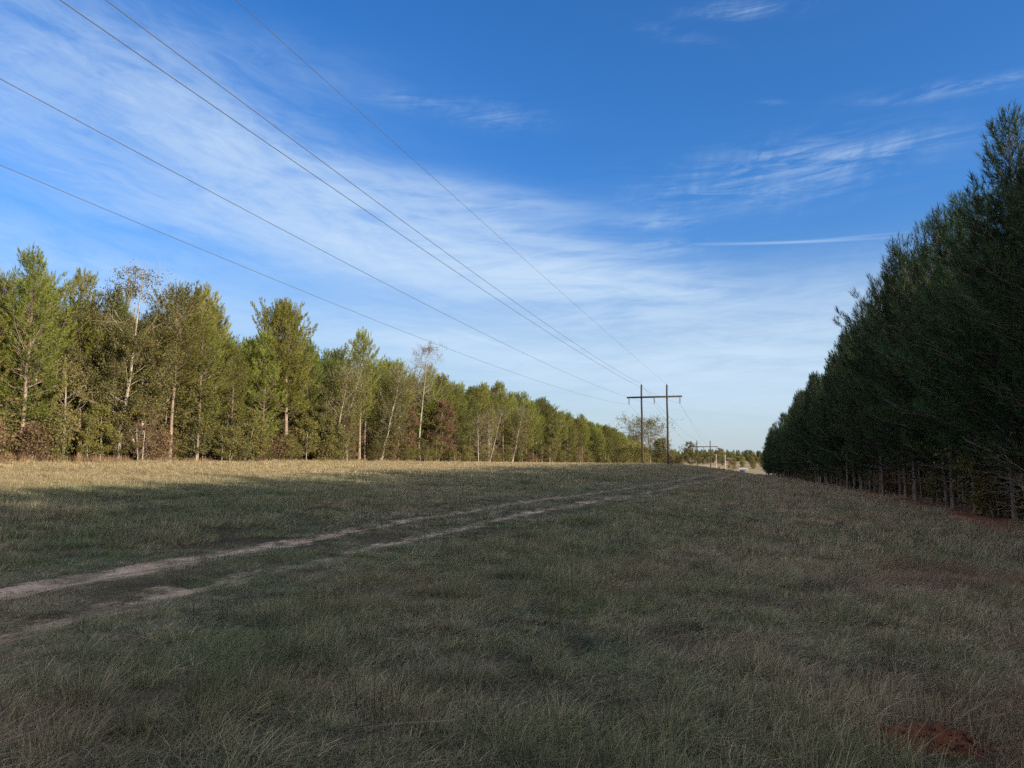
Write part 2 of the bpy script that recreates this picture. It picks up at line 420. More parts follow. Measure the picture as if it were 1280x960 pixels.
def hardwood(seed, H, spread, leaf_n, leaf_s, rb=.1, bare_top=0.0, levels=4, low=.25, trunk_k=7, forks=1):
    r = np.random.default_rng(seed)
    tr, cr = MB(), MB(); tips = []
    def grow(p, d, L, rad, lv):
        n = 5 if lv < 2 else 3
        c = curve(p, d, L, n, .35 if lv else .15, .10 + .03 * lv, r)
        tr.tube(c, np.linspace(rad, rad * .55, n + 1), (trunk_k, 5, 4, 3, 3)[min(lv, 4)], cap=False)
        if lv >= levels - 1:
            for t in (.35, .6, .8, 1): tips.append(c[int(round(t * n))])
            if lv >= levels: return
        k = r.integers(3, 5) if lv else 0
        for i in range(k):
            t = r.uniform(.3, 1); q = np.array([np.interp(t * n, np.arange(n + 1), c[:, j]) for j in range(3)])
            dd = norm(norm(c[-1] - c[0]) + r.normal(0, .62, 3) + np.array([0, 0, .12]))
            grow(q, dd, L * r.uniform(.45, .72), rad * .5, lv + 1)
    for fk in range(forks):
        base = np.array([r.normal(0, .08) * (forks > 1), r.normal(0, .08) * (forks > 1), -.25])
        n = 10
        lean = r.normal(0, .05 if forks == 1 else .28, 2)
        zz = np.linspace(0, 1, n + 1); wob = np.cumsum(r.normal(0, .025 * H / 5, (n + 1, 2)), 0)
        ax = np.column_stack([base[0] + lean[0] * zz * H * .6 + wob[:, 0] * zz, base[1] + lean[1] * zz * H * .6 + wob[:, 1] * zz, base[2] + zz * H * .93])
        tr.tube(ax, rb * (1 - zz) ** .75 + .01, trunk_k, cap=False)
        nb = int(12 + H * 1.6)
        for b in range(nb):
            t = low + (1 - low) * (b + r.random()) / nb
            q = np.array([np.interp(t, zz, ax[:, j]) for j in range(3)])
            a = b * 2.4 + r.normal(0, .4)
            f = (t - low) / (1 - low)
            L = spread * (math.sin(math.pi * min(1, .2 + .72 * f)) ** .7) * r.uniform(.6, 1.1)
            el = R(15 + 45 * f)
            grow(q, np.array([math.cos(a) * math.cos(el), math.sin(a) * math.cos(el), math.sin(el)]), L, rb * .24 * (1 - t * .6), 2 if H < 6 else 1)
    tips = np.array(tips)
    if bare_top: tips = tips[tips[:, 2] < H * (1 - bare_top * r.random(len(tips)) - .02)]
    if leaf_n and len(tips):
        idx = r.integers(0, len(tips), leaf_n)
        P = tips[idx] + r.normal(0, .13 if H > 5 else .09, (leaf_n, 3)); P[:, 2] = np.maximum(P[:, 2], .05)
        leaves(cr, P, leaf_s, r)
    return tr, cr

# ------------------------------------------------------------------ scene objects
def link(name, me, parent=None):
    o = bpy.data.objects.new(name, me); C.objects.link(o)
    if parent: o.parent = parent
    return o

def tag(o, label=None, cat=None, group=None, kind=None):
    if label: o['label'] = label
    if cat: o['category'] = cat
    if group: o['group'] = group
    if kind: o['kind'] = kind
    return o

def empty(name, loc=(0, 0, 0)):
    o = bpy.data.objects.new(name, None); C.objects.link(o); o.location = loc
    o.empty_display_size = .3
    return o

# ground sheet
def axis(lo, hi, fine_lo, fine_hi, step, grow):
    a = list(np.arange(fine_lo, fine_hi + 1e-6, step))
    s = step
    while a[-1] < hi: s *= grow; a.append(min(hi, a[-1] + s))
    s = step
    while a[0] > lo: s *= grow; a.insert(0, max(lo, a[0] - s))
    return np.array(a)

xs = axis(-900, 900, -45, 14, .45, 1.12); ys = axis(-150, 2600, -4, 60, .45, 1.035)
XX, YY = np.meshgrid(xs, ys)
ZZ = terrain(XX.ravel(), YY.ravel())
ZZ = ZZ - .08 * np.clip((1.45 - np.abs(XX.ravel() - track_x(YY.ravel()))) / .45, 0, 1) * (YY.ravel() > -38) * (YY.ravel() < 117)   # bed under the track sheet
vx = np.column_stack([XX.ravel(), YY.ravel(), ZZ])
nx_, ny_ = len(xs), len(ys)
ii = (np.arange(ny_ - 1)[:, None] * nx_ + np.arange(nx_ - 1)[None]).ravel()
mb = MB(); mb.add(vx, np.column_stack([ii, ii + 1, ii + nx_ + 1, ii + nx_]))
me = mb.mesh('ground', [M['ground']], True, False)

def ground_attrs(me, X, Y):
    n1 = fbm(X / 3, Y / 3, 21, 3) - .5
    rx = right_x(Y)
    wood = np.maximum(np.clip((X + n1 * 3.2 - rx + 1.7) / 1.0, 0, 1), np.clip((-38.3 - X + n1 * 1.5) / 1.2, 0, 1)) * (Y < 330)
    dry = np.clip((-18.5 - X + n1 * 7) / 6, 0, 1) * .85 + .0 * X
    far = np.clip((Y - 300) / 80, 0, 1)
    clay = np.clip(1 - np.abs(X - rx + .9) / 1.1, 0, 1) * (Y < 120) + np.clip(1 - np.hypot((X - track_x(Y)) / 2.6, (Y - 100) / 22), 0, 1) * 1.6
    for k, v in (('wood', wood), ('dry', dry), ('far', far), ('clay', np.clip(clay, 0, 1))):
        a = me.attributes.new(k, 'FLOAT', 'POINT'); a.data.foreach_set('value', np.asarray(v, np.float32))
ground_attrs(me, vx[:, 0], vx[:, 1])
tag(link('ground', me), kind='structure')

# the two-rut track: one draped sheet
us = np.linspace(-1.75, 1.75, 15); tv = axis(-40, 118, -4, 40, .35, 1.05)
UU, TT = np.meshgrid(us, tv); X = (track_x(TT) + UU).ravel(); Y = TT.ravel()
edge = np.clip((1.75 - np.abs(UU.ravel())) / .3, 0, 1)
mb = MB()
k = len(us); ii = (np.arange(len(tv) - 1)[:, None] * k + np.arange(k - 1)[None]).ravel()
mb.add(np.column_stack([X, Y, terrain(X, Y) + .012 - .09 * np.clip((np.abs(UU.ravel()) - 1.4) / .35, 0, 1)]), np.column_stack([ii, ii + 1, ii + k + 1, ii + k]))
me = mb.mesh('dirt_track', [M['track']], True, False)
ground_attrs(me, X, Y)
a = me.attributes.new('u', 'FLOAT', 'POINT'); a.data.foreach_set('value', UU.ravel().astype(np.float32))
a = me.attributes.new('bare', 'FLOAT', 'POINT'); a.data.foreach_set('value', bare(UU.ravel(), Y).astype(np.float32))
tag(link('dirt_track', me), kind='structure')

# ------------------------------------------------------------------ scatter (for what nobody could count)
def source_collection(name, objs):
    col = bpy.data.collections.new(name)
    for i, (me) in enumerate(objs):
        o = bpy.data.objects.new('%s_%02d' % (name, i), me); col.objects.link(o)
    return col

def scatter(name, col, P, rot, scl, idx, label, cat):
    me = bpy.data.meshes.new(name); n = len(P)
    me.vertices.add(n); me.vertices.foreach_set('co', np.asarray(P, np.float32).ravel())
    for nm, ty, v, key in (('rot', 'FLOAT_VECTOR', rot, 'vector'), ('scl', 'FLOAT_VECTOR', scl, 'vector'), ('pick', 'INT', idx, 'value')):
        a = me.attributes.new(nm, ty, 'POINT'); a.data.foreach_set(key, np.asarray(v, np.int32 if ty == 'INT' else np.float32).ravel())
    o = link(name, me)
    ng = bpy.data.node_groups.new(name, 'GeometryNodeTree')
    ng.interface.new_socket('Geometry', in_out='INPUT', socket_type='NodeSocketGeometry')
    ng.interface.new_socket('Geometry', in_out='OUTPUT', socket_type='NodeSocketGeometry')
    N = ng.nodes; L = ng.links
    gi, go = N.new('NodeGroupInput'), N.new('NodeGroupOutput')
    ip = N.new('GeometryNodeInstanceOnPoints'); ci = N.new('GeometryNodeCollectionInfo')
    ci.inputs['Collection'].default_value = col; ci.inputs['Separate Children'].default_value = True; ci.inputs['Reset Children'].default_value = True
    def at(nm, ty):
        q = N.new('GeometryNodeInputNamedAttribute'); q.data_type = ty; q.inputs['Name'].default_value = nm; return q.outputs[0]
    L.new(gi.outputs[0], ip.inputs['Points']); L.new(ci.outputs[0], ip.inputs['Instance'])
    ip.inputs['Pick Instance'].default_value = True
    L.new(at('pick', 'INT'), ip.inputs['Instance Index'])
    er = N.new('FunctionNodeEulerToRotation'); L.new(at('rot', 'FLOAT_VECTOR'), er.inputs[0]); L.new(er.outputs[0], ip.inputs['Rotation'])
    L.new(at('scl', 'FLOAT_VECTOR'), ip.inputs['Scale']); L.new(ip.outputs[0], go.inputs[0])
    md = o.modifiers.new('scatter', 'NODES'); md.node_group = ng
    return tag(o, label, cat, kind='stuff')

# grass clumps
def clump(seed, rad, n, h, w, lean=.6, mt='blade', seg=3, tuss=False):
    r = np.random.default_rng(seed); mb = MB()
    a = r.uniform(0, 6.283, n); q = rad * np.sqrt(r.random(n))
    base = np.column_stack([q * np.cos(a), q * np.sin(a), np.full(n, -.02)])
    hh = h * (.45 + .75 * r.random(n)); az = r.uniform(0, 6.283, n)
    if tuss: q = q * .5; base[:, :2] *= .5; az = a + r.normal(0, .5, n); hh = hh * 1.35
    ln = np.abs(r.normal(0, lean, n)); dirn = np.column_stack([np.cos(az), np.sin(az), np.zeros(n)])
    side = np.column_stack([-np.sin(az + .6), np.cos(az + .6), np.zeros(n)]) * (w * (.6 + .7 * r.random(n)) / 2)[:, None]
    pts = []; tt = []
    for k in range(seg + 1):
        t = k / seg
        c = base + dirn * (hh * ln * t ** 1.7)[:, None] + np.array([0, 0, 1.]) * (hh * t / np.sqrt(1 + ln ** 2 * t))[:, None]
        wd = side * (1 - .85 * t)
        pts += [c - wd, c + wd]; tt += [t, t]
    V = np.stack(pts, 1).reshape(-1, 3); K = 2 * (seg + 1)
    T = np.tile(np.array(tt), n)
    b = np.arange(n)[:, None] * K
    rr = r.random(n)
    f = np.concatenate([b + np.array([[2 * k, 2 * k + 1, 2 * k + 3, 2 * k + 2]]) for k in range(seg)])
    mb.add(V, f, np.tile(rr, seg), T)
    return mb.mesh('clump', [M[mt]], False)

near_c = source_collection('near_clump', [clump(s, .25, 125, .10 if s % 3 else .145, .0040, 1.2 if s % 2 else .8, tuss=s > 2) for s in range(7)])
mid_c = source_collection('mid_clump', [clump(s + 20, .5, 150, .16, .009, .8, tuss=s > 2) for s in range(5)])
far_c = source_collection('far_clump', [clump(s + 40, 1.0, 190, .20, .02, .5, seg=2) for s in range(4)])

def in_view(x, y, margin=R(7), back=1.5):
    d = np.arctan2(x, y + back) + YAW
    return np.abs(d) < R(34.6) + margin

def track_clear(x, y):
    u = np.abs(np.abs(x - track_x(y)) - .95)
    n = fbm(x / .5, y / 1.2, 77, 4) - .5
    return (u + n * 1.5 - bare(x - track_x(y), y) > .13) | (y > 112)

def grass_points(n, ymax_r, rmin, rmax, col_n, smin, smax):
    a = rng.uniform(-R(34.6 + 7), R(34.6 + 7), n) - YAW
    d = np.sqrt(rng.uniform(rmin ** 2, rmax ** 2, n))
    x, y = d * np.sin(a), d * np.cos(a)
    return x, y

def grass(name, col, ncol, x, y, smin, smax, label, hmul=1.0):
    ok = track_clear(x, y) | (rng.random(len(x)) < .27)
    rx = right_x(y)
    deep = (x > rx - 1.5 + 2.4 * (fbm(x / 1.1, y / 1.1, 66, 3) - .5)) | (x < -39.2)
    ok &= ~(deep & (rng.random(len(x)) > .12)) & (x > -43) & (x < rx + 6)
    ok &= (np.hypot((x - MOUND[0]) / 1.3, (y - MOUND[1] + .10) / 1.1) + .5 * (vnoise(x / .10, y / .10, 31) - .5) > .12)
    x, y = x[ok], y[ok]; n = len(x)
    tall = .55 * fbm(x / 2.3, y / 2.3, 5, 3) + .45 * vnoise(x / .55, y / .55, 12)
    u = np.abs(x - track_x(y)); low = np.clip((u - 1.6) / 1.2, .38, 1)
    s = rng.uniform(smin, smax, n)
    sc = np.column_stack([s, s, s * hmul * low * (.42 + .72 * np.clip((tall - .36) * 2.6, 0, 1)) * np.where(x < -22, .75, 1)])
    rot = np.column_stack([rng.normal(0, .08, n), rng.normal(0, .08, n), rng.uniform(0, 6.283, n)])
    P = np.column_stack([x, y, terrain(x, y)])
    return scatter(name, col, P, rot, sc, rng.integers(0, ncol, n), label, 'grass')

d = ray(1166, 934); MOUND = (d[0] * EYE / -d[2], d[1] * EYE / -d[2])
x, y = grass_points(6800, 0, 2.2, 14, 7, 0, 0)
grass('meadow_grass', near_c, 7, x, y, .8, 1.3, 'short mixed green and straw grass in the shaded foreground of the clearing')
x, y = grass_points(9500, 0, 12.5, 45, 5, 0, 0)
grass('field_grass', mid_c, 5, x, y, .8, 1.3, 'rough grey green grass over the middle of the clearing')
x, y = grass_points(22000, 0, 42, 190, 4, 0, 0)
ok = (y < 185); x, y = x[ok], y[ok]
grass('far_grass', far_c, 4, x, y, .8, 1.3, 'dry golden and brown grass on the far part of the clearing', 1.1)

# lone taller stalks and dead weeds
weed_c = source_collection('weed_clump', [clump(s + 60, .16, 16, .55, .006, .25, 'weed') for s in range(4)])
n = 1000
x = rng.uniform(-11, 6, n); y = 4.2 + 34 * rng.random(n) ** 1.3
keep = (fbm(x / 1.6, y / 1.6, 55, 3) > .53)
xm = track_x(rng.uniform(7, 20, 46)); ym = rng.uniform(7.5, 19, 46); xm = track_x(ym) + rng.normal(0, .28, 46)
x = np.concatenate([x[keep], xm]); y = np.concatenate([y[keep], ym]); n = len(x)
s = rng.uniform(.28, .72, n)
scatter('dry_weeds', weed_c, np.column_stack([x, y, terrain(x, y)]), np.column_stack([np.zeros(n), np.zeros(n), rng.uniform(0, 6.28, n)]),
        np.column_stack([s, s, s]), rng.integers(0, 4, n), 'thin dark dead weed stalks standing in the grass and between the ruts', 'weeds')
sedge_c = source_collection('sedge_clump', [clump(s + 80, .35, 60, .8, .022, .25, 'sedge') for s in range(4)])
n = 900
y = 14 + 175 * rng.random(n) ** 2.2; x = -38.4 + rng.normal(0, .5, n) - 1.0 * (rng.random(n) < .4)
s = rng.uniform(.35, .95, n) * np.interp(y, [14, 34, 46, 200], [1.0, .9, .42, .38]) * (.5 + fbm(y / 3, x, 15, 2))
scatter('broomsedge', sedge_c, np.column_stack([x, y, terrain(x, y)]), np.column_stack([np.zeros(n), np.zeros(n), rng.uniform(0, 6.28, n)]),
        np.column_stack([s, s, s]), rng.integers(0, 4, n), 'tall russet dry grass along the foot of the sunlit trees', 'grass')

# red clay heap in the near right corner
mb = MB(); r_ = np.random.default_rng(5)
K, J = 26, 44
vv = [[0, 0, .10]]
for i in range(1, K + 1):
    for j in range(J):
        q = i / K; aa = j / J * 6.283
        ra = q * (.34 + .09 * math.sin(2 * aa + 1) + .05 * math.sin(5 * aa))
        px_, py_ = ra * math.cos(aa) * 1.15, ra * math.sin(aa) * .8
        hz = .11 * (1 - q) ** .9 - .02 + (float(fbm(px_ * 9 + 9, py_ * 9 + 9, 4, 4)) - .5) * .15 * min(1, 3 * (1 - q)) + (float(vnoise(px_ * 40 + 50, py_ * 40 + 50, 6)) - .5) * .035 - .05 * q
        vv.append([px_, py_, hz])
ff4 = []; ff3 = [[0, 1 + j, 1 + (j + 1) % J] for j in range(J)]
for i in range(K - 1):
    for j in range(J):
        a_ = 1 + i * J + j; b_ = 1 + i * J + (j + 1) % J
        ff4.append([a_, a_ + J, b_ + J, b_])
mb.add(vv, ff4); mb.f.append(np.array(ff3)); mb.r.append(np.full(len(ff3), .5)); mb.mi.append(np.zeros(len(ff3)))
for k in range(90):
    aa = r_.uniform(0, 6.283); q = r_.uniform(.1, 1.35); sz = r_.uniform(.008, .028)
    c0 = np.array([q * .36 * math.cos(aa) * 1.15, q * .36 * math.sin(aa) * .8, .085 * max(0, 1 - q) + (.0 if q < 1 else -.03)])
    oc = np.array([[1, 0, 0], [-1, 0, 0], [0, 1, 0], [0, -1, 0], [0, 0, 1], [0, 0, -1.]]) * sz * r_.uniform(.6, 1.3, (6, 1)) + c0
    mb.add(oc, [[0, 2, 4], [2, 1, 4], [1, 3, 4], [3, 0, 4], [2, 0, 5], [1, 2, 5], [3, 1, 5], [0, 3, 5]])
cl, nt, out = mat('red_clay'); g = NT(nt)
tc = g.n('ShaderNodeTexCoord').outputs['Object']; nn_ = g.noise(tc, 14, 6, .7)
pb = g.n('ShaderNodeBsdfPrincipled'); pb.inputs['Roughness'].default_value = 1
g.l(g.mix(g.rng(nn_, .3, .7), (.045, .015, .009), (.15, .047, .025)), pb.inputs['Base Color'])
bp = g.n('ShaderNodeBump'); bp.inputs['Distance'].default_value = .02; g.l(nn_, bp.inputs['Height']); g.l(bp.outputs[0], pb.inputs['Normal'])
g.l(pb.outputs[0], out.inputs['Surface'])
o = link('clay_mound', mb.mesh('clay_mound', [cl], False, False)); o.location = (MOUND[0], MOUND[1], gz(*MOUND) + .03); o.scale = (.82, .82, .9)
tag(o, 'small crumbly red clay mound in the foreground grass', 'dirt mound')

# ------------------------------------------------------------------ tree kinds
def kind(tr, cr, bark, leafm, nm):
    t = tr.mesh(nm + '_trunk', [M[bark]], True)
    c = cr.mesh(nm + '_crown', [M[leafm]], False) if cr.v else None
    return t, c

LEFT = [kind(*pine(100 + i, 12, cb, Rm, 15, .20, .034, 1.0, .125, 7, pk), 'bark', 'needles', 'pine') for i, (cb, Rm, pk) in
        enumerate([(2.2, 2.9, .3), (3.4, 3.1, .42), (1.6, 2.8, .25), (4.2, 2.8, .45), (2.6, 3.3, .38), (5.2, 3.0, .5)])]
ROUND = kind(*pine(120, 13.5, 4.4, 3.2, 17, .20, .036, 1.5, .19, 12, .55, .5), 'bark', 'needles', 'pine')
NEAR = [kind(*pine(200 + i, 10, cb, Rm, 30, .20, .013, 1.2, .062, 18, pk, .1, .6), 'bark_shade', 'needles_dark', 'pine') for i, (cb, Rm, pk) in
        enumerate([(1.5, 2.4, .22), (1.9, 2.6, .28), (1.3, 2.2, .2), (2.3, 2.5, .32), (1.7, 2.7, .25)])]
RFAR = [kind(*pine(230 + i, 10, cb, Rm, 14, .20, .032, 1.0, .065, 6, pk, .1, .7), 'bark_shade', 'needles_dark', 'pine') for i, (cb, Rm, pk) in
        enumerate([(.9, 2.2, .16), (1.3, 2.4, .2), (.7, 2.1, .14), (1.5, 2.3, .22)])]

def plant(nm, k, x, y, s, rz, label, cat, group=None, sz=None, lean=(0, 0)):
    e = empty(nm, (x, y, gz(x, y)))
    e.rotation_euler = (lean[0], lean[1], rz); e.scale = (s, s, sz or s)
    t = link('trunk', k[0], e)
    if k[1]: link('crown' if k[2:] == () else k[2], k[1], e)
    tag(e, label, cat, group)
    return e

pines_used = 0
def add_pine(k, x, y, H, H0, label, group, rz=None, wide=1.0):
    global pines_used
    pines_used += 1
    s = H / H0 * wide
    return plant('pine_tree', k, x, y, s, rng.uniform(0, 6.28) if rz is None else rz, label, 'pine tree', group, H / H0, (rng.normal(0, .018), rng.normal(0, .018)))

bulk = []        # (x, y, scale, kind) for the inner wood

# left-hand wood, its recognisable pines
feat = [
    (25, -40, 12.0, 0, 'sunlit pine with a bare tan trunk nearest the left edge'),
    (212, -40, 12.2, 5, 'pale trunked pine with bare crooked limbs below its high crown'),
    (246, -40.5, 10.8, 1, 'pine with thin trunk and low green boughs beside the crooked limbed pine'),
    (357, -40, None, 'R', 'tallest round topped pine with a long pale trunk in the sunlit row'),
    (449, -40, 13.4, 3, 'tall pine with a straight pale trunk standing next after the round topped pine'),
]
FX = [along(f[0], f[1]) for f in feat]
for (px, X, H, kk, lab), Y in zip(feat, FX):
    if kk == 'R': add_pine(ROUND, X, Y, 13.6, 13.5, lab, None)
    else: add_pine(LEFT[kk], X, Y, H, 12, lab, 'pines of the sunlit wood')

marks = [(-1e9, 'before the tan trunked pine'), (FX[0], 'past the tan trunked pine'), (FX[1], 'past the crooked limbed pine'),
         (FX[3], 'past the round topped pine'), (FX[4], 'past the straight pale trunked pine'), (along(522, -41), 'past the tall bare topped oak'),
         (along(600, -39), 'past the pale leafless trees'), (along(675, -40), 'towards the power poles')]
ordn = ['first', 'second', 'third', 'fourth', 'fifth', 'sixth', 'seventh', 'eighth', 'ninth', 'tenth', 'eleventh', 'twelfth']
count = {}
def mark_of(Y):
    k = max(i for i, m in enumerate(marks) if m[0] <= Y); return k, marks[k][1]

def left_h(Y): return np.interp(Y, [15, 60, 110, 160, 220, 300], [11.8, 11.6, 12.0, 12.2, 11.4, 11])
rows = [(-40.6, 3.5, 16, 300), (-42.6, 3.0, 14, 165), (-45.2, 3.2, 12, 85)]
for ri, (X0, st, ya, yb) in enumerate(rows):
    Y = ya
    while Y < yb:
        yy = Y + rng.normal(0, .5); xx = X0 + rng.normal(0, .45)
        Y += st * rng.uniform(.85, 1.2)
        if any(abs(yy - f) < 2.0 for f in FX) and ri == 0: continue
        if abs(yy - along(145, -40)) < 2.2 and ri == 0: continue
        if abs(yy - along(522, -41)) < 3.5 and ri < 2: continue
        H = left_h(yy) * rng.uniform(.80, 1.08) * (1 if ri else .96)
        if rng.random() < .12: H *= 1.1
        kq = LEFT[rng.integers(0, 6)]
        mk, mtxt = mark_of(yy)
        if yy < 40 and ri == 0: kq = LEFT[rng.choice([0, 2, 4])]
        if ri == 0 and mk <= 6:
            count[mk] = count.get(mk, 0) + 1
            lab = 'green pine, %s of the front row %s' % (ordn[min(11, count[mk] - 1)], mtxt)
            if count[mk] > 12: lab = 'green pine among the many front row pines %s' % mtxt
        elif ri == 0: lab = 'small looking pine in the front row running away towards the power poles'
        elif ri == 1: lab = 'pine crown rising just behind the front row %s' % mtxt
        else: lab = 'pine top deep in the sunlit wood, third row, %s' % mtxt
        add_pine(kq, xx, yy, H, 12, lab, 'pines of the sunlit wood')
for X0 in (-48.5, -52, -56, -60.5, -66):
    Y = -10
    while Y < 240:
        bulk.append((X0 + rng.normal(0, .8), Y, rng.uniform(.85, 1.06), rng.integers(0, 6))); Y += 3.4 * rng.uniform(.8, 1.3)
Y = 165
while Y < 300:
    bulk.append((-42.6 + rng.normal(0, .5), Y, rng.uniform(.88, 1.02), rng.integers(0, 6))); Y += 2.9
Y = 85
while Y < 330:
    bulk.append((-45.2 + rng.normal(0, .6), Y, rng.uniform(.88, 1.0), rng.integers(0, 6))); Y += 3.2
Y = -14
while Y < 13:
    for X0 in (-40.3, -43.5): bulk.append((X0 + rng.normal(0, .6), Y, rng.uniform(.9, 1.05), rng.integers(0, 6)))
    Y += 3

# right-hand wood
keep_rng, rng = rng, np.random.default_rng(41)
rmarks = [(-1e9, 'before the edge of the photo'), (15, 'beside the right edge of the photo'), (32, 'in the darker middle stretch'), (60, 'beyond the middle stretch')]
rc = {}
rb_bulk = []
for ri, (off, st, ya, yb) in enumerate([(0, 2.1, 10, 215), (2.3, 2.3, 11, 120), (4.8, 2.6, 12, 34)]):
    Y = ya
    while Y < yb:
        yy = Y + rng.normal(0, .3); Y += st * rng.uniform(.85, 1.15) * (1 if yy < 110 else 1.35)
        xx = float(right_x(yy)) + off + rng.normal(0, .3) + (.25 if ri == 0 else 0)
        H = rng.uniform(8.2, 11.3) * (.94 if ri else 1) * np.interp(yy, [0, 170, 215], [1, 1, .75])
        if abs(yy - 22.9) < 1.1 and ri == 0: H = 10.7
        elif yy < 22 and ri == 0: H = rng.uniform(8.8, 9.4)
        elif yy < 30 and ri == 0: H = rng.uniform(9.4, 10.2)
        nearq = yy < 46
        kq = NEAR[rng.integers(0, 5)] if nearq else RFAR[rng.integers(0, 4)]
        if ri == 0:
            rc['n'] = rc.get('n', 0) + 1; i = rc['n'] - 1
            if i < 12: lab = 'dark shaded pine, %s along the front of the right hand wood from the near end' % ordn[i]
            elif yy < 60: lab = 'dark shaded pine in the right wood front row, past the twelfth from the near end'
            elif yy < 195: lab = 'small looking dark pine in the far stretch of the right hand wood front row'
            else: lab = 'last dark pine clump tree at the far end of the right hand wood'
        elif ri == 1: lab = 'dark pine of the second row, behind the front of the right hand wood'
        else: lab = 'dark pine of the third row, deep inside the right hand wood'
        add_pine(kq, xx, yy, H, 10, lab, 'pines of the shaded right hand wood')
for off in np.arange(0, 44, 2.7):
    Y = -42
    while Y < 225:
        ind = (off < 1 and Y >= 9) or (1 < off < 3 and 10 < Y < 121) or (4 < off < 6 and 11 < Y < 35)
        if not ind and not (off > 22 and Y > 120):
            rb_bulk.append((float(right_x(Y)) + off + rng.normal(0, .5), Y, rng.uniform(.88, 1.06), rng.integers(0, 4)))
        Y += (2.4 if off < 12 else 3.2) * rng.uniform(.8, 1.25)
rng = keep_rng
print('pines as things', pines_used, 'bulk', len(bulk), len(rb_bulk))

def merged(trc):
    """one mesh of trunk and crown for the inner wood"""
    me = bpy.data.meshes.new('inner_pine')
    import bmesh
    bm = bmesh.new(); bm.from_mesh(trc[0]); nf = len(bm.faces)
    bm.from_mesh(trc[1]); bm.faces.ensure_lookup_table()
    for f in bm.faces[nf:]: f.material_index = 1
    bm.to_mesh(me); bm.free()
    me.materials.append(trc[0].materials[0]); me.materials.append(trc[1].materials[0])
    return me
def wood(name, kinds, L, label):
    col = source_collection(name + '_src', [merged(k) for k in kinds])
    A = np.array(L, float); n = len(A)
    P = np.column_stack([A[:, 0], A[:, 1], terrain(A[:, 0], A[:, 1])])
    scatter(name, col, P, np.column_stack([np.zeros(n), np.zeros(n), rng.uniform(0, 6.28, n)]), np.column_stack([A[:, 2]] * 3), A[:, 3].astype(int), label, 'woodland')
wood('inner_pine_wood', LEFT, bulk, 'mass of pines filling the inside of the sunlit wood')
wood('shaded_pine_wood', RFAR, rb_bulk, 'mass of dark pines filling the inside of the right hand wood')

# ------------------------------------------------------------------ broadleaf trees, saplings, shrubs
OAK = kind(*hardwood(301, 13.4, 3.0, 30000, .115, .13, .34, 4, .16), 'bark_grey', 'olive', 'oak')
OAK2 = kind(*hardwood(302, 15.4, 2.8, 3500, .11, .13, .0, 4, .5), 'bark_grey', 'brown', 'oak')
BROWN = kind(*hardwood(303, 9, 2.4, 17000, .14, .09, .1, 4, .12), 'bark_grey', 'brown', 'broadleaf')
PALE = kind(*hardwood(304, 7, 1.8, 1200, .12, .06, .3, 4, .2, 6, 2), 'bark_grey', 'brown', 'bare')
BIRCH = kind(*hardwood(305, 6.6, 1.4, 2600, .11, .075, .2, 4, .22), 'bark_grey', 'yellow', 'birch')
SAPL = [kind(*hardwood(310 + i, h, sp, nl, .12, .04, .1, 4, .15, 5, fk), 'bark_grey', lf, 'sapling') for i, (h, sp, nl, lf, fk) in
        enumerate([(4.2, 1.3, 3600, 'yellow', 1), (5.0, 1.5, 5200, 'olive', 1), (3.4, 1.3, 3600, 'olive', 2), (4.5, 1.3, 2200, 'brown', 2)])]
SHRUB = [kind(*hardwood(330 + i, h, sp, nl, .11, .022, 0, 4, .06, 5, 4), 'bark_dark', lf, 'shrub') for i, (h, sp, nl, lf) in
         enumerate([(2.4, 1.1, 4200, 'olive'), (2.0, .95, 3200, 'yellow'), (1.8, .95, 1800, 'brown')])]
REDB = kind(*hardwood(340, 2.3, .8, 1100, .13, .02, 0, 4, .15, 5, 3), 'bark_dark', 'red', 'shrub')
WIDE = kind(*hardwood(350, 11, 4.2, 6000, .20, .13, 0, 4, .3, 7, 3), 'bark_dark', 'olive', 'broadleaf')

def put(nm, k, px, X, s, label, cat, group=None, part='crown'):
    Y = along(px, X)
    return plant(nm, (k[0], k[1]), X, Y, s, rng.uniform(0, 6.28), label, cat, group)

put('oak_tree', OAK, 146, -39.8, 1.0, 'tall oak with pale forked trunk, olive leaves and bare twigs on top', 'oak tree')
put('oak_tree', OAK2, 522, -41, 1.0, 'tallest grey half bare oak poking above the sunlit row', 'oak tree')
put('broadleaf_tree', BROWN, 497, -40, 1.0, 'brownish leafed tree left of the bare topped oak', 'tree')
put('broadleaf_tree', BROWN, 548, -40, .95, 'brownish leafed tree right of the bare topped oak', 'tree')
OLV = [kind(*hardwood(360, 8.5, 2.3, 17000, .12, .09, .12, 4, .14), 'bark_grey', 'olive', 'oak'), kind(*hardwood(361, 10, 2.6, 19000, .12, .10, .2, 4, .2, 7, 2), 'bark_grey', 'olive', 'oak')]
for px, kk, sc_, lab in ((178, 1, 1.0, 'olive brown tree just right of the tall twiggy oak'),
                        (415, 1, .95, 'olive forked tree right of the round topped pine'), (476, 1, 1.05, 'yellowish olive tree left of the bare topped oak'),
                        (575, 0, 1.0, 'olive tree left of the pale leafless trees'), (640, 1, .95, 'olive tree right of the pale leafless trees'), (690, 0, .95, 'last olive broadleaf tree of the sunlit row towards the power poles')):
    put('broadleaf_tree', OLV[kk], px, -39.4, sc_, lab, 'tree')
put('bare_tree', PALE, 598, -38.8, 1.1, 'pale grey leafless multi stemmed tree at the front of the sunlit row', 'bare tree')
put('bare_tree', PALE, 612, -39, 1.25, 'taller pale leafless tree just right of the multi stemmed one', 'bare tree')
put('birch_tree', BIRCH, 79, -38.9, 1.0, 'slender white stemmed tree with sparse yellow leaves near the left edge', 'tree')
put('sapling', SAPL[0], 313, -38.7, 1.05, 'thin yellow leafed sapling left of the round topped pine', 'sapling')
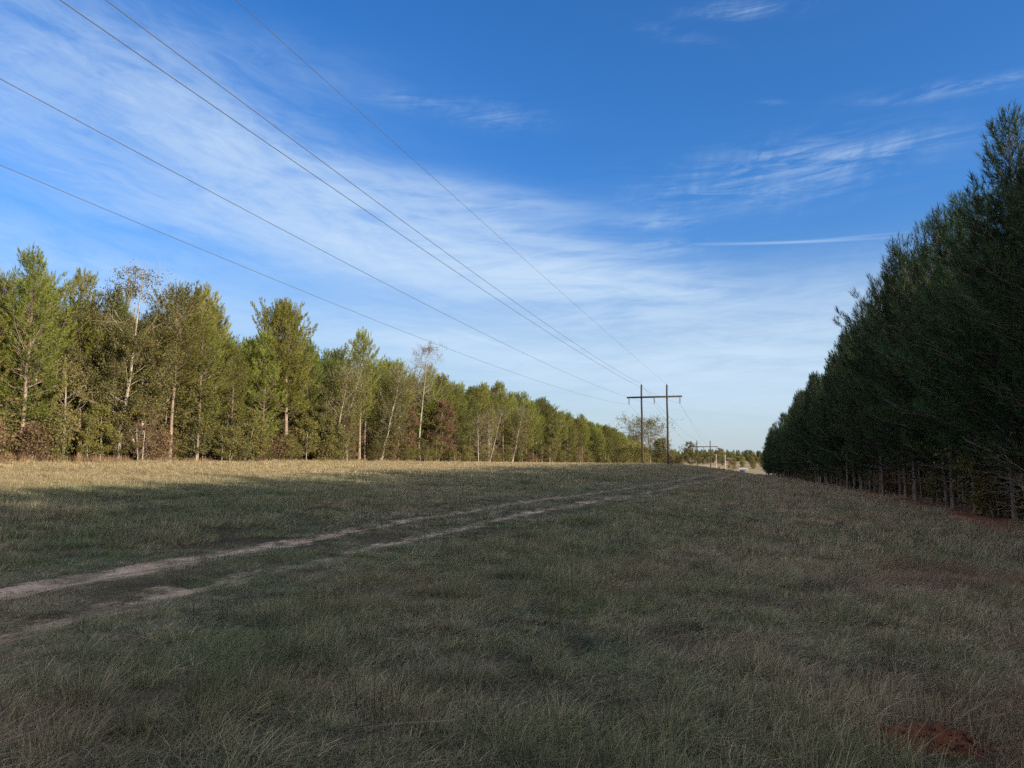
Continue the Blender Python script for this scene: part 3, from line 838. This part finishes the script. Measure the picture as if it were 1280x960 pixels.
put('red_shrub', REDB, 294, -38.8, .6, 'small bright red leafed shrub at the foot of the pines', 'shrub')
put('sapling', SAPL[1], 403, -38.9, .95, 'leafy olive sapling between the round topped pine and the straight trunked pine', 'sapling')

Y = 18; cnt = {}
i = 0
while Y < 215:
    X = -38.9 + rng.normal(0, .5) - (rng.random() < .35) * 2.0
    q = rng.random(); mk, mtxt = mark_of(Y)
    if q < .42:
        kk = rng.choice([0, 1, 2, 3], p=[.25, .35, .25, .15]); s = rng.uniform(.6, 1.0)
        desc = ['yellow leafed sapling', 'olive leafed sapling', 'low forked olive sapling', 'brown leafed sapling'][kk]
        key = ('s', kk, mk); cnt[key] = cnt.get(key, 0) + 1
        lab = '%s, %s %s' % (desc, ordn[min(11, cnt[key] - 1)], mtxt)
        plant('sapling', SAPL[kk], X, Y, s, rng.uniform(0, 6.28), lab, 'sapling', 'saplings along the sunlit wood')
    else:
        kk = rng.choice([0, 1, 2], p=[.55, .27, .18]); s = rng.uniform(.6, 1.15)
        desc = ['olive leafed shrub', 'yellow leafed shrub', 'thin brown shrub'][kk]
        key = ('b', kk, mk); cnt[key] = cnt.get(key, 0) + 1
        lab = '%s, %s %s' % (desc, ordn[min(11, cnt[key] - 1)], mtxt)
        plant('shrub', SHRUB[kk], X, Y, s, rng.uniform(0, 6.28), lab, 'shrub', 'shrubs along the sunlit wood')
    Y += rng.uniform(.8, 1.9) * (1 if Y < 90 else 1.9)
# right edge: thin bare stems and low brush
Y = 13; i = 0
while Y < 110:
    X = float(right_x(Y)) + rng.uniform(-.2, 2.6)
    if rng.random() < .5:
        lab = 'thin bare stem leaning at the dark edge of the right hand wood' ; plant('bare_sapling', (SAPL[3][0], None), X, Y, rng.uniform(.7, 1.1), rng.uniform(0, 6.28), lab, 'sapling', 'bare stems under the right hand wood')
    else:
        plant('shrub', SHRUB[rng.choice([0, 2])], X + .3, Y, rng.uniform(.5, .95), rng.uniform(0, 6.28), 'low dim shrub under the boughs of the right hand wood', 'shrub', 'shrubs under the right hand wood')
    Y += rng.uniform(.8, 2.0)

# trees round the power poles and beyond the crest
def far_put(nm, k, px, Y, s, label, cat, group=None):
    d_ = ray(px, 572); X = d_[0] / d_[1] * Y
    return plant(nm, k, X, Y, s, rng.uniform(0, 6.28), label, cat, group)
wt = far_put('broadleaf_tree', WIDE, 812, 190, 1.0, 'wide open crowned half bare tree behind the near power poles', 'tree')
wt.scale = (1.45, 1.45, 1.0)
far_put('shrub', SHRUB[0], 828, 165, 2.2, 'green leafy bush at the foot of the near power poles', 'shrub')
far_put('shrub', SHRUB[2], 846, 140, .7, 'low dark brush right of the near power poles', 'shrub')
far_put('shrub', SHRUB[2], 838, 134, .75, 'low dark brush between the near power poles', 'shrub')
far_put('sapling', SAPL[1], 862, 180, 1.3, 'yellow green tree left of the second pair of poles', 'sapling')
for px, Yf, s in ((790, 175, 2.4), (800, 170, 2.0), (776, 200, 2.6)):
    far_put('shrub', SHRUB[1], px, Yf, s, 'big yellowish bush at the end of the sunlit row', 'shrub', 'yellow bushes at the end of the sunlit row')
for px, Yf, s in ((905, 430, 1.5), (912, 440, 1.9), (917, 455, 1.6), (898, 470, 1.3)):
    far_put('sapling', SAPL[0], px, Yf, s, 'yellow leafed tree on the far slope left of the white shed', 'tree', 'yellow trees on the far slope')
fw = []
for k in range(520):
    Yf = rng.uniform(820, 1050); Xf = rng.uniform(-230, 120); fw.append((Xf, Yf, rng.uniform(.6, 1.0), rng.integers(0, 6)))
wood('distant_wood', LEFT, fw, 'distant line of woods beyond the far field')

ug = source_collection('undergrowth_src', [merged(k) for k in (SHRUB[0], SHRUB[2], SAPL[1], SAPL[3], SHRUB[1])])
def under(name, x, y, s, p, label):
    n = len(x)
    scatter(name, ug, np.column_stack([x, y, terrain(x, y)]), np.column_stack([np.zeros(n), np.zeros(n), rng.uniform(0, 6.28, n)]),
            np.column_stack([s, s, s]), rng.choice(5, n, p=p), label, 'undergrowth')
n = 1500
y = 8 + 270 * rng.random(n) ** 1.3; x = -41 - 20 * rng.random(n) ** 1.2
under('undergrowth', x, y, rng.uniform(.7, 1.4, n), [.35, .2, .2, .15, .1], 'tangle of shrubs filling the floor of the sunlit wood')
n = 620
y = 12 + 185 * rng.random(n) ** 1.2; x = right_x(y) + 3.2 + 26 * rng.random(n)
under('shaded_undergrowth', x, y, rng.uniform(.6, 1.3, n), [.4, .3, .15, .15, 0], 'dim tangle of shrubs on the floor of the right hand wood')
n = 700
y = rng.uniform(815, 860, n); x = rng.uniform(-230, 120, n)
m_ = 170; y[:m_] = rng.uniform(520, 760, m_); x[:m_] = rng.uniform(-110, 45, m_)
q_ = (y < 790) & (fbm(x / 30, y / 60, 91, 3) < .52); x, y = x[~q_], y[~q_]; n = len(x)
under('distant_scrub', x, y, rng.uniform(1.5, 2.6, n) * np.where(y < 790, 1.1, 1), [.5, .15, .05, .0, .3], 'scrub at the foot of the distant wood')

# white shed far off
d_ = ray(929, 572); SY = 470; SX = d_[0] / d_[1] * SY
sh = empty('shed', (SX, SY, gz(SX, SY) + .2)); sh.scale = (.62, .62, .75); tag(sh, 'small white open fronted shed far off beyond the crest', 'shed')
mb = MB()
mb.box((0, 5, 2.4), (7.6, .2, 4.8)); mb.box((-3.7, 2.5, 2.4), (.2, 4.8, 4.8)); mb.box((3.7, 2.5, 2.4), (.2, 4.8, 4.8))
mb.box((0, .1, 4.45), (7.2, .2, .7)); mb.box((0, .1, .35), (7.2, .2, .7))
link('wall', mb.mesh('wall', [M['white']], False, False), sh)
mb = MB(); mb.box((0, .25, 2.4), (6.6, .12, 3.3)); link('shade_panel', mb.mesh('shade_panel', [M['dark']], False, False), sh)  # dark panel standing in for the shade inside the open front
mb = MB()
mb.add([[-4.1, -.4, 4.82], [4.1, -.4, 4.82], [4.1, 5.4, 4.82], [-4.1, 5.4, 4.82], [-4.1, 2.5, 6], [4.1, 2.5, 6]], [[0, 1, 5, 4], [2, 3, 4, 5], [0, 3, 2, 1]])
link('roof', mb.mesh('roof', [M['white']], False, False), sh)

# ------------------------------------------------------------------ power line
TY = [0, 128, 256, 384, 512]
CX = [-15.9, -15.85, -15.75, -15.6, -15.5]
ARM = [EYE + 10.02, EYE + 10.3, EYE + 3.6, EYE - .4, EYE + 1.5]
TOP = [EYE + 14.2, EYE + 12.45, EYE + 5.6, EYE + 1.6, EYE + 3.4]
labels = [None, 'nearest pair of dark wooden power poles joined by a crossarm', 'second pair of power poles further off beyond the crest',
          'third pair of pale power poles far off beside the tan field', 'farthest tiny pair of power poles']
wirepts = []
for i in range(4):
    Yt = TY[i]; zb = gz(CX[i], Yt)
    e = empty('power_pylon', (CX[i], Yt, zb))
    tag(e, labels[i] or 'pair of wooden power poles beside the viewer, out of the left of the photo', 'power poles', 'wooden power poles carrying the line')
    pm = M['pole'] if i < 3 else M['pole_sunlit']
    for sgn in (-1, 1):
        px_ = sgn * 2.15; z0 = gz(CX[i] + px_, Yt) - zb - .6
        mb = MB(); top = TOP[i] - zb - (.0 if sgn < 0 else (.15 if i else 1.0))
        zs = np.linspace(z0, top, 9)
        mb.tube(np.column_stack([np.full(9, px_) + .02 * np.sin(zs), np.zeros(9), zs]), np.linspace(.21, .14, 9), 12)
        p = link('pole', mb.mesh('pole', [pm], True), e)
        mb = MB(); mb.box((px_, 0, top + .02), (.12, .3, .10)); mb.tube([[px_, 0, top], [px_, 0, top + .22]], .025, 6)
        link('wire_bracket', mb.mesh('wire_bracket', [M['steel']], False), p)
    az_ = ARM[i] - zb
    mb = MB()
    for sy in (-.22, .22): mb.box((0, sy, az_), (9.3, .10, .26 if i < 3 else .12))
    for bx_ in (-2.15, 2.15, 0, -4.3, 4.3): mb.tube([[bx_, -.32, az_], [bx_, .32, az_]], .03, 6)
    link('crossarm', mb.mesh('crossarm', [pm if i < 3 else M['steel']], False), e)
    for bx_ in (-4.3, 0, 4.3):
        mb = MB(); mb.tube([[bx_, 0, az_ - .05], [bx_, 0, az_ - 1.22]], .02, 6)
        mb.tube([[bx_, -.12, az_ - 1.22], [bx_, .12, az_ - 1.22]], .04, 6)
        zz_ = az_ - .22
        for q in range(6):
            mb.tube([[bx_, 0, zz_], [bx_, 0, zz_ - .03], [bx_, 0, zz_ - .11]], [.03, .135, .06], 12); zz_ -= .155
        link('insulator', mb.mesh('insulator', [M['porcelain']], True), e)
    wirepts.append((Yt, ARM[i] - 1.22, TOP[i] + .1, CX[i]))
wl = {(-4.3, 0): 'leftmost lower conductor', (0, 0): 'middle lower conductor', (4.3, 0): 'right lower conductor',
      (-2.15, 1): 'left upper wire on the pole tops', (2.15, 1): 'right upper wire on the pole tops'}
for (ox, up), txt in wl.items():
    mb = MB()
    for i in range(3):
        Y0, Y1 = TY[i], TY[i + 1]; n = 80 if i == 0 else 24
        t = np.linspace(0, 1, n)
        za = wirepts[i][1 + up]; zb_ = wirepts[i + 1][1 + up]
        sag = 1.2 if up else 2.0
        if i == 0:
            za, sag = {(-4.3, 0): (8.87, 1.43), (0, 0): (8.94, 1.39), (4.3, 0): (8.49, 1.31), (-2.15, 1): (14.3, 1.0), (2.15, 1): (13.3, .25)}[(ox, up)]
            za += EYE
        zb_ -= .12 if (up and ox > 0) else 0
        z = za + (zb_ - za) * t - 4 * sag * t * (1 - t)
        x = wirepts[i][3] + (wirepts[i + 1][3] - wirepts[i][3]) * t + ox
        rr_ = .0105 if not up else .009
        if up and ox < 0: rr_ = .016
        mb.tube(np.column_stack([x, Y0 + (Y1 - Y0) * t, z]), rr_, 5)
    o = link('power_line', mb.mesh('power_line', [M['wire']], True, False))
    tag(o, 'thin %s crossing the sky' % txt, 'power line', 'wires of the power line')

# ------------------------------------------------------------------ light, sky
SUN_EL = 17.0; SUN_AZ = 102.0          # azimuth clockwise from the clearing's direction
sun = bpy.data.lights.new('sun', 'SUN'); sun.energy = 4.9; sun.angle = R(.5); sun.color = (1.0, .86, .66)
so = bpy.data.objects.new('sun', sun); C.objects.link(so)
so.rotation_euler = (R(90 - SUN_EL), 0, R(180 - SUN_AZ))
w = bpy.data.worlds.new('World'); scene.world = w; w.use_nodes = True
nt = w.node_tree; nt.nodes.clear(); g = NT(nt)
out = g.n('ShaderNodeOutputWorld'); bg = g.n('ShaderNodeBackground'); bg.inputs['Strength'].default_value = .12
sky = g.n('ShaderNodeTexSky', sky_type='NISHITA'); sky.sun_disc = False
sky.sun_elevation = R(SUN_EL); sky.sun_rotation = R(SUN_AZ); sky.altitude = 100
sky.air_density = 1.0; sky.dust_density = .6; sky.ozone_density = 3.0
tc = g.n('ShaderNodeTexCoord').outputs['Generated']
sp = g.n('ShaderNodeSeparateXYZ'); g.l(tc, sp.inputs[0])
# degrees: azimuth from the picture's middle and elevation, both directions in the sky
az = g.math('MULTIPLY', g.math('ADD', g.math('ARCTAN2', sp.outputs[0], sp.outputs[1]), YAW), 57.2958)
el = g.math('MULTIPLY', g.math('ARCSINE', sp.outputs[2]), 57.2958)
cv = g.n('ShaderNodeCombineXYZ'); g.l(az, cv.inputs[0]); g.l(el, cv.inputs[1]); AE = cv.outputs[0]

def azel(x, y):
    d_ = ray(x, y); d_ = d_ / np.linalg.norm(d_)
    return math.degrees(math.atan2(d_[0], d_[1]) + YAW), math.degrees(math.asin(d_[2]))

def streaks(rot, sx, sy, scale, detail, rough, dist, seed, lo, hi):
    v = g.mapping(AE, (1, 1, 1), (0, 0, R(-rot)))
    v = g.mapping(v, (sx, sy, 1), loc=(seed, seed * .7, seed))
    return g.rng(g.noise(v, scale, detail, rough, dist), lo, hi)

def blob(x, y, hx, hy, slope, amp, power=1.0):
    """soft patch of cloud centred where the sight line through (x, y) meets the sky"""
    a0, e0 = azel(x, y); c_, s_ = math.cos(R(slope)), math.sin(R(slope))
    a1, e1 = azel(x + 8 * c_, y - 8 * s_); a2, e2 = azel(x + 8 * s_, y + 8 * c_)
    J = np.linalg.inv(np.array([[(a1 - a0) * hx / 8, (a2 - a0) * hy / 8], [(e1 - e0) * hx / 8, (e2 - e0) * hy / 8]]))
    dx = g.math('SUBTRACT', az, a0); dy = g.math('SUBTRACT', el, e0)
    u = g.math('ADD', g.math('MULTIPLY', dx, J[0, 0]), g.math('MULTIPLY', dy, J[0, 1]))
    v = g.math('ADD', g.math('MULTIPLY', dx, J[1, 0]), g.math('MULTIPLY', dy, J[1, 1]))
    q = g.math('ADD', g.math('MULTIPLY', u, u), g.math('MULTIPLY', v, v))
    return g.math('MULTIPLY', g.math('EXPONENT', g.math('MULTIPLY', q, -1.0)), amp)

def total(items):
    s = items[0]
    for i in items[1:]: s = g.math('ADD', s, i)
    return s
# slopes: negative = falling to the right
A = total([blob(120, 110, 300, 95, -22, .30), blob(330, 195, 210, 46, -24, .42), blob(470, 300, 210, 62, -20, .55), blob(80, 330, 240, 50, -12, .40), blob(250, 270, 200, 42, -14, .34), blob(20, 150, 120, 50, -20, .2), blob(250, 60, 220, 40, -14, .14)])
B = total([blob(600, 335, 220, 42, -9, .60), blob(735, 350, 120, 26, -3, .50), blob(575, 245, 150, 20, -10, .42), blob(650, 290, 120, 14, -12, .3), blob(690, 455, 330, 40, -4, .42), blob(960, 440, 240, 75, 4, .6), blob(870, 366, 60, 8, -3, .35), blob(500, 420, 200, 24, -8, .35), blob(760, 400, 90, 12, 4, .3)])
Cc = total([blob(965, 222, 150, 34, 10, .34), blob(1190, 112, 95, 9, 9, .42), blob(925, 14, 60, 10, 4, .42), blob(840, 42, 45, 8, -12, .22), blob(838, 310, 42, 9, 2, .42), blob(820, 278, 45, 9, 0, .26), blob(1060, 190, 120, 16, 8, .2), blob(965, 128, 16, 3, 0, .2), blob(1090, 380, 130, 50, 10, .3), blob(620, 145, 60, 16, -8, .2), blob(520, 128, 60, 12, -8, .2)])
nA = streaks(-9, .5, 1.25, .15, 9, .62, 1.1, 3.1, .34, .66)
nA2 = streaks(-14, .55, 2.4, .40, 8, .70, .7, 9.4, .34, .66)
nB = streaks(-3, .26, 1.9, .22, 9, .64, 1.1, 5.7, .34, .66)
nB2 = streaks(3, .4, 3.0, .42, 8, .72, .6, 2.4, .34, .68)
nC = streaks(2, .30, 2.3, .42, 9, .70, .9, 8.2, .36, .72)
nC2 = streaks(60, .5, 1.6, .30, 6, .65, .9, 1.2, .30, .70)
def tex(base, n1, n2, lo):
    t = g.math('ADD', g.math('MULTIPLY', n1, .62), g.math('MULTIPLY', n2, .48))
    return g.math('MULTIPLY', base, g.math('ADD', g.math('MULTIPLY', t, 1.2), lo))
mA = g.math('MULTIPLY', tex(A, nA, nA2, .36), .80)
mB = tex(B, nB, nB2, .28)
mC = g.math('MULTIPLY', Cc, g.math('MULTIPLY', nC, g.math('ADD', .45, nC2)))
trail = total([blob(985, 303, 95, 1.5, 2, .5), blob(600, 424, 38, 2.4, -17, .5), blob(1060, 297, 60, 1.4, 5, .2)])
hz_ = g.rng(el, 0, 17, .62, 0)
cloud = total([mA, mB, mC, g.math('MULTIPLY', trail, .7), hz_, .04])
cloud = g.math('SUBTRACT', 1.0, g.math('EXPONENT', g.math('MULTIPLY', cloud, -1.25)))
cloud = g.math('MULTIPLY', cloud, g.rng(el, -2, 0))
hsv = g.n('ShaderNodeHueSaturation'); hsv.inputs['Saturation'].default_value = 1.38; hsv.inputs['Hue'].default_value = .508
g.l(sky.outputs[0], hsv.inputs['Color'])
tint = g.n('ShaderNodeMix', data_type='RGBA', blend_type='MULTIPLY'); tint.inputs[0].default_value = 1
low = g.math('MULTIPLY', g.rng(el, 0, 20, .58, 1), 1.0); lc = g.n('ShaderNodeVectorMath', operation='SCALE'); g.l(hsv.outputs[0], lc.inputs[0]); g.l(low, lc.inputs['Scale'])
g.l(lc.outputs[0], tint.inputs[6]); tint.inputs[7].default_value = (.88, .86, .95, 1)
col = g.mix(cloud, tint.outputs[2], (3.0, 3.75, 4.55))
# unseen bright overcast, added overhead and all round as fill for the shaded ground
fill_veil = g.math('MAXIMUM', g.rng(el, 38, 58), g.rng(g.math('ABSOLUTE', az), 44, 75))
fill_veil = g.math('MULTIPLY', fill_veil, g.rng(g.noise(g.mapping(AE, (.5, 1.2, 1)), .07, 5, .6, .5), .25, .7, .55, .95))
col = g.mix(g.math('MULTIPLY', fill_veil, g.rng(el, 0, 4)), col, (5.3, 5.3, 5.35))
g.l(col, bg.inputs['Color']); g.l(bg.outputs[0], out.inputs['Surface'])

# ------------------------------------------------------------------ camera, view
cam = bpy.data.cameras.new('camera'); co = bpy.data.objects.new('camera', cam); C.objects.link(co)
cam.lens = 36 * F; cam.sensor_width = 36; cam.clip_end = 9000; cam.clip_start = .05
co.location = (0, 0, EYE); co.rotation_euler = (R(90) + PITCH, 0, YAW)
scene.camera = co
scene.view_settings.view_transform = 'Standard'; scene.view_settings.look = 'None'
scene.view_settings.exposure = .85; scene.view_settings.gamma = 1
scene.cycles.max_bounces = 3; scene.cycles.transparent_max_bounces = 4; scene.cycles.diffuse_bounces = 2
scene.cycles.use_adaptive_sampling = True; scene.cycles.adaptive_threshold = .02
scene.cycles.use_denoising = False
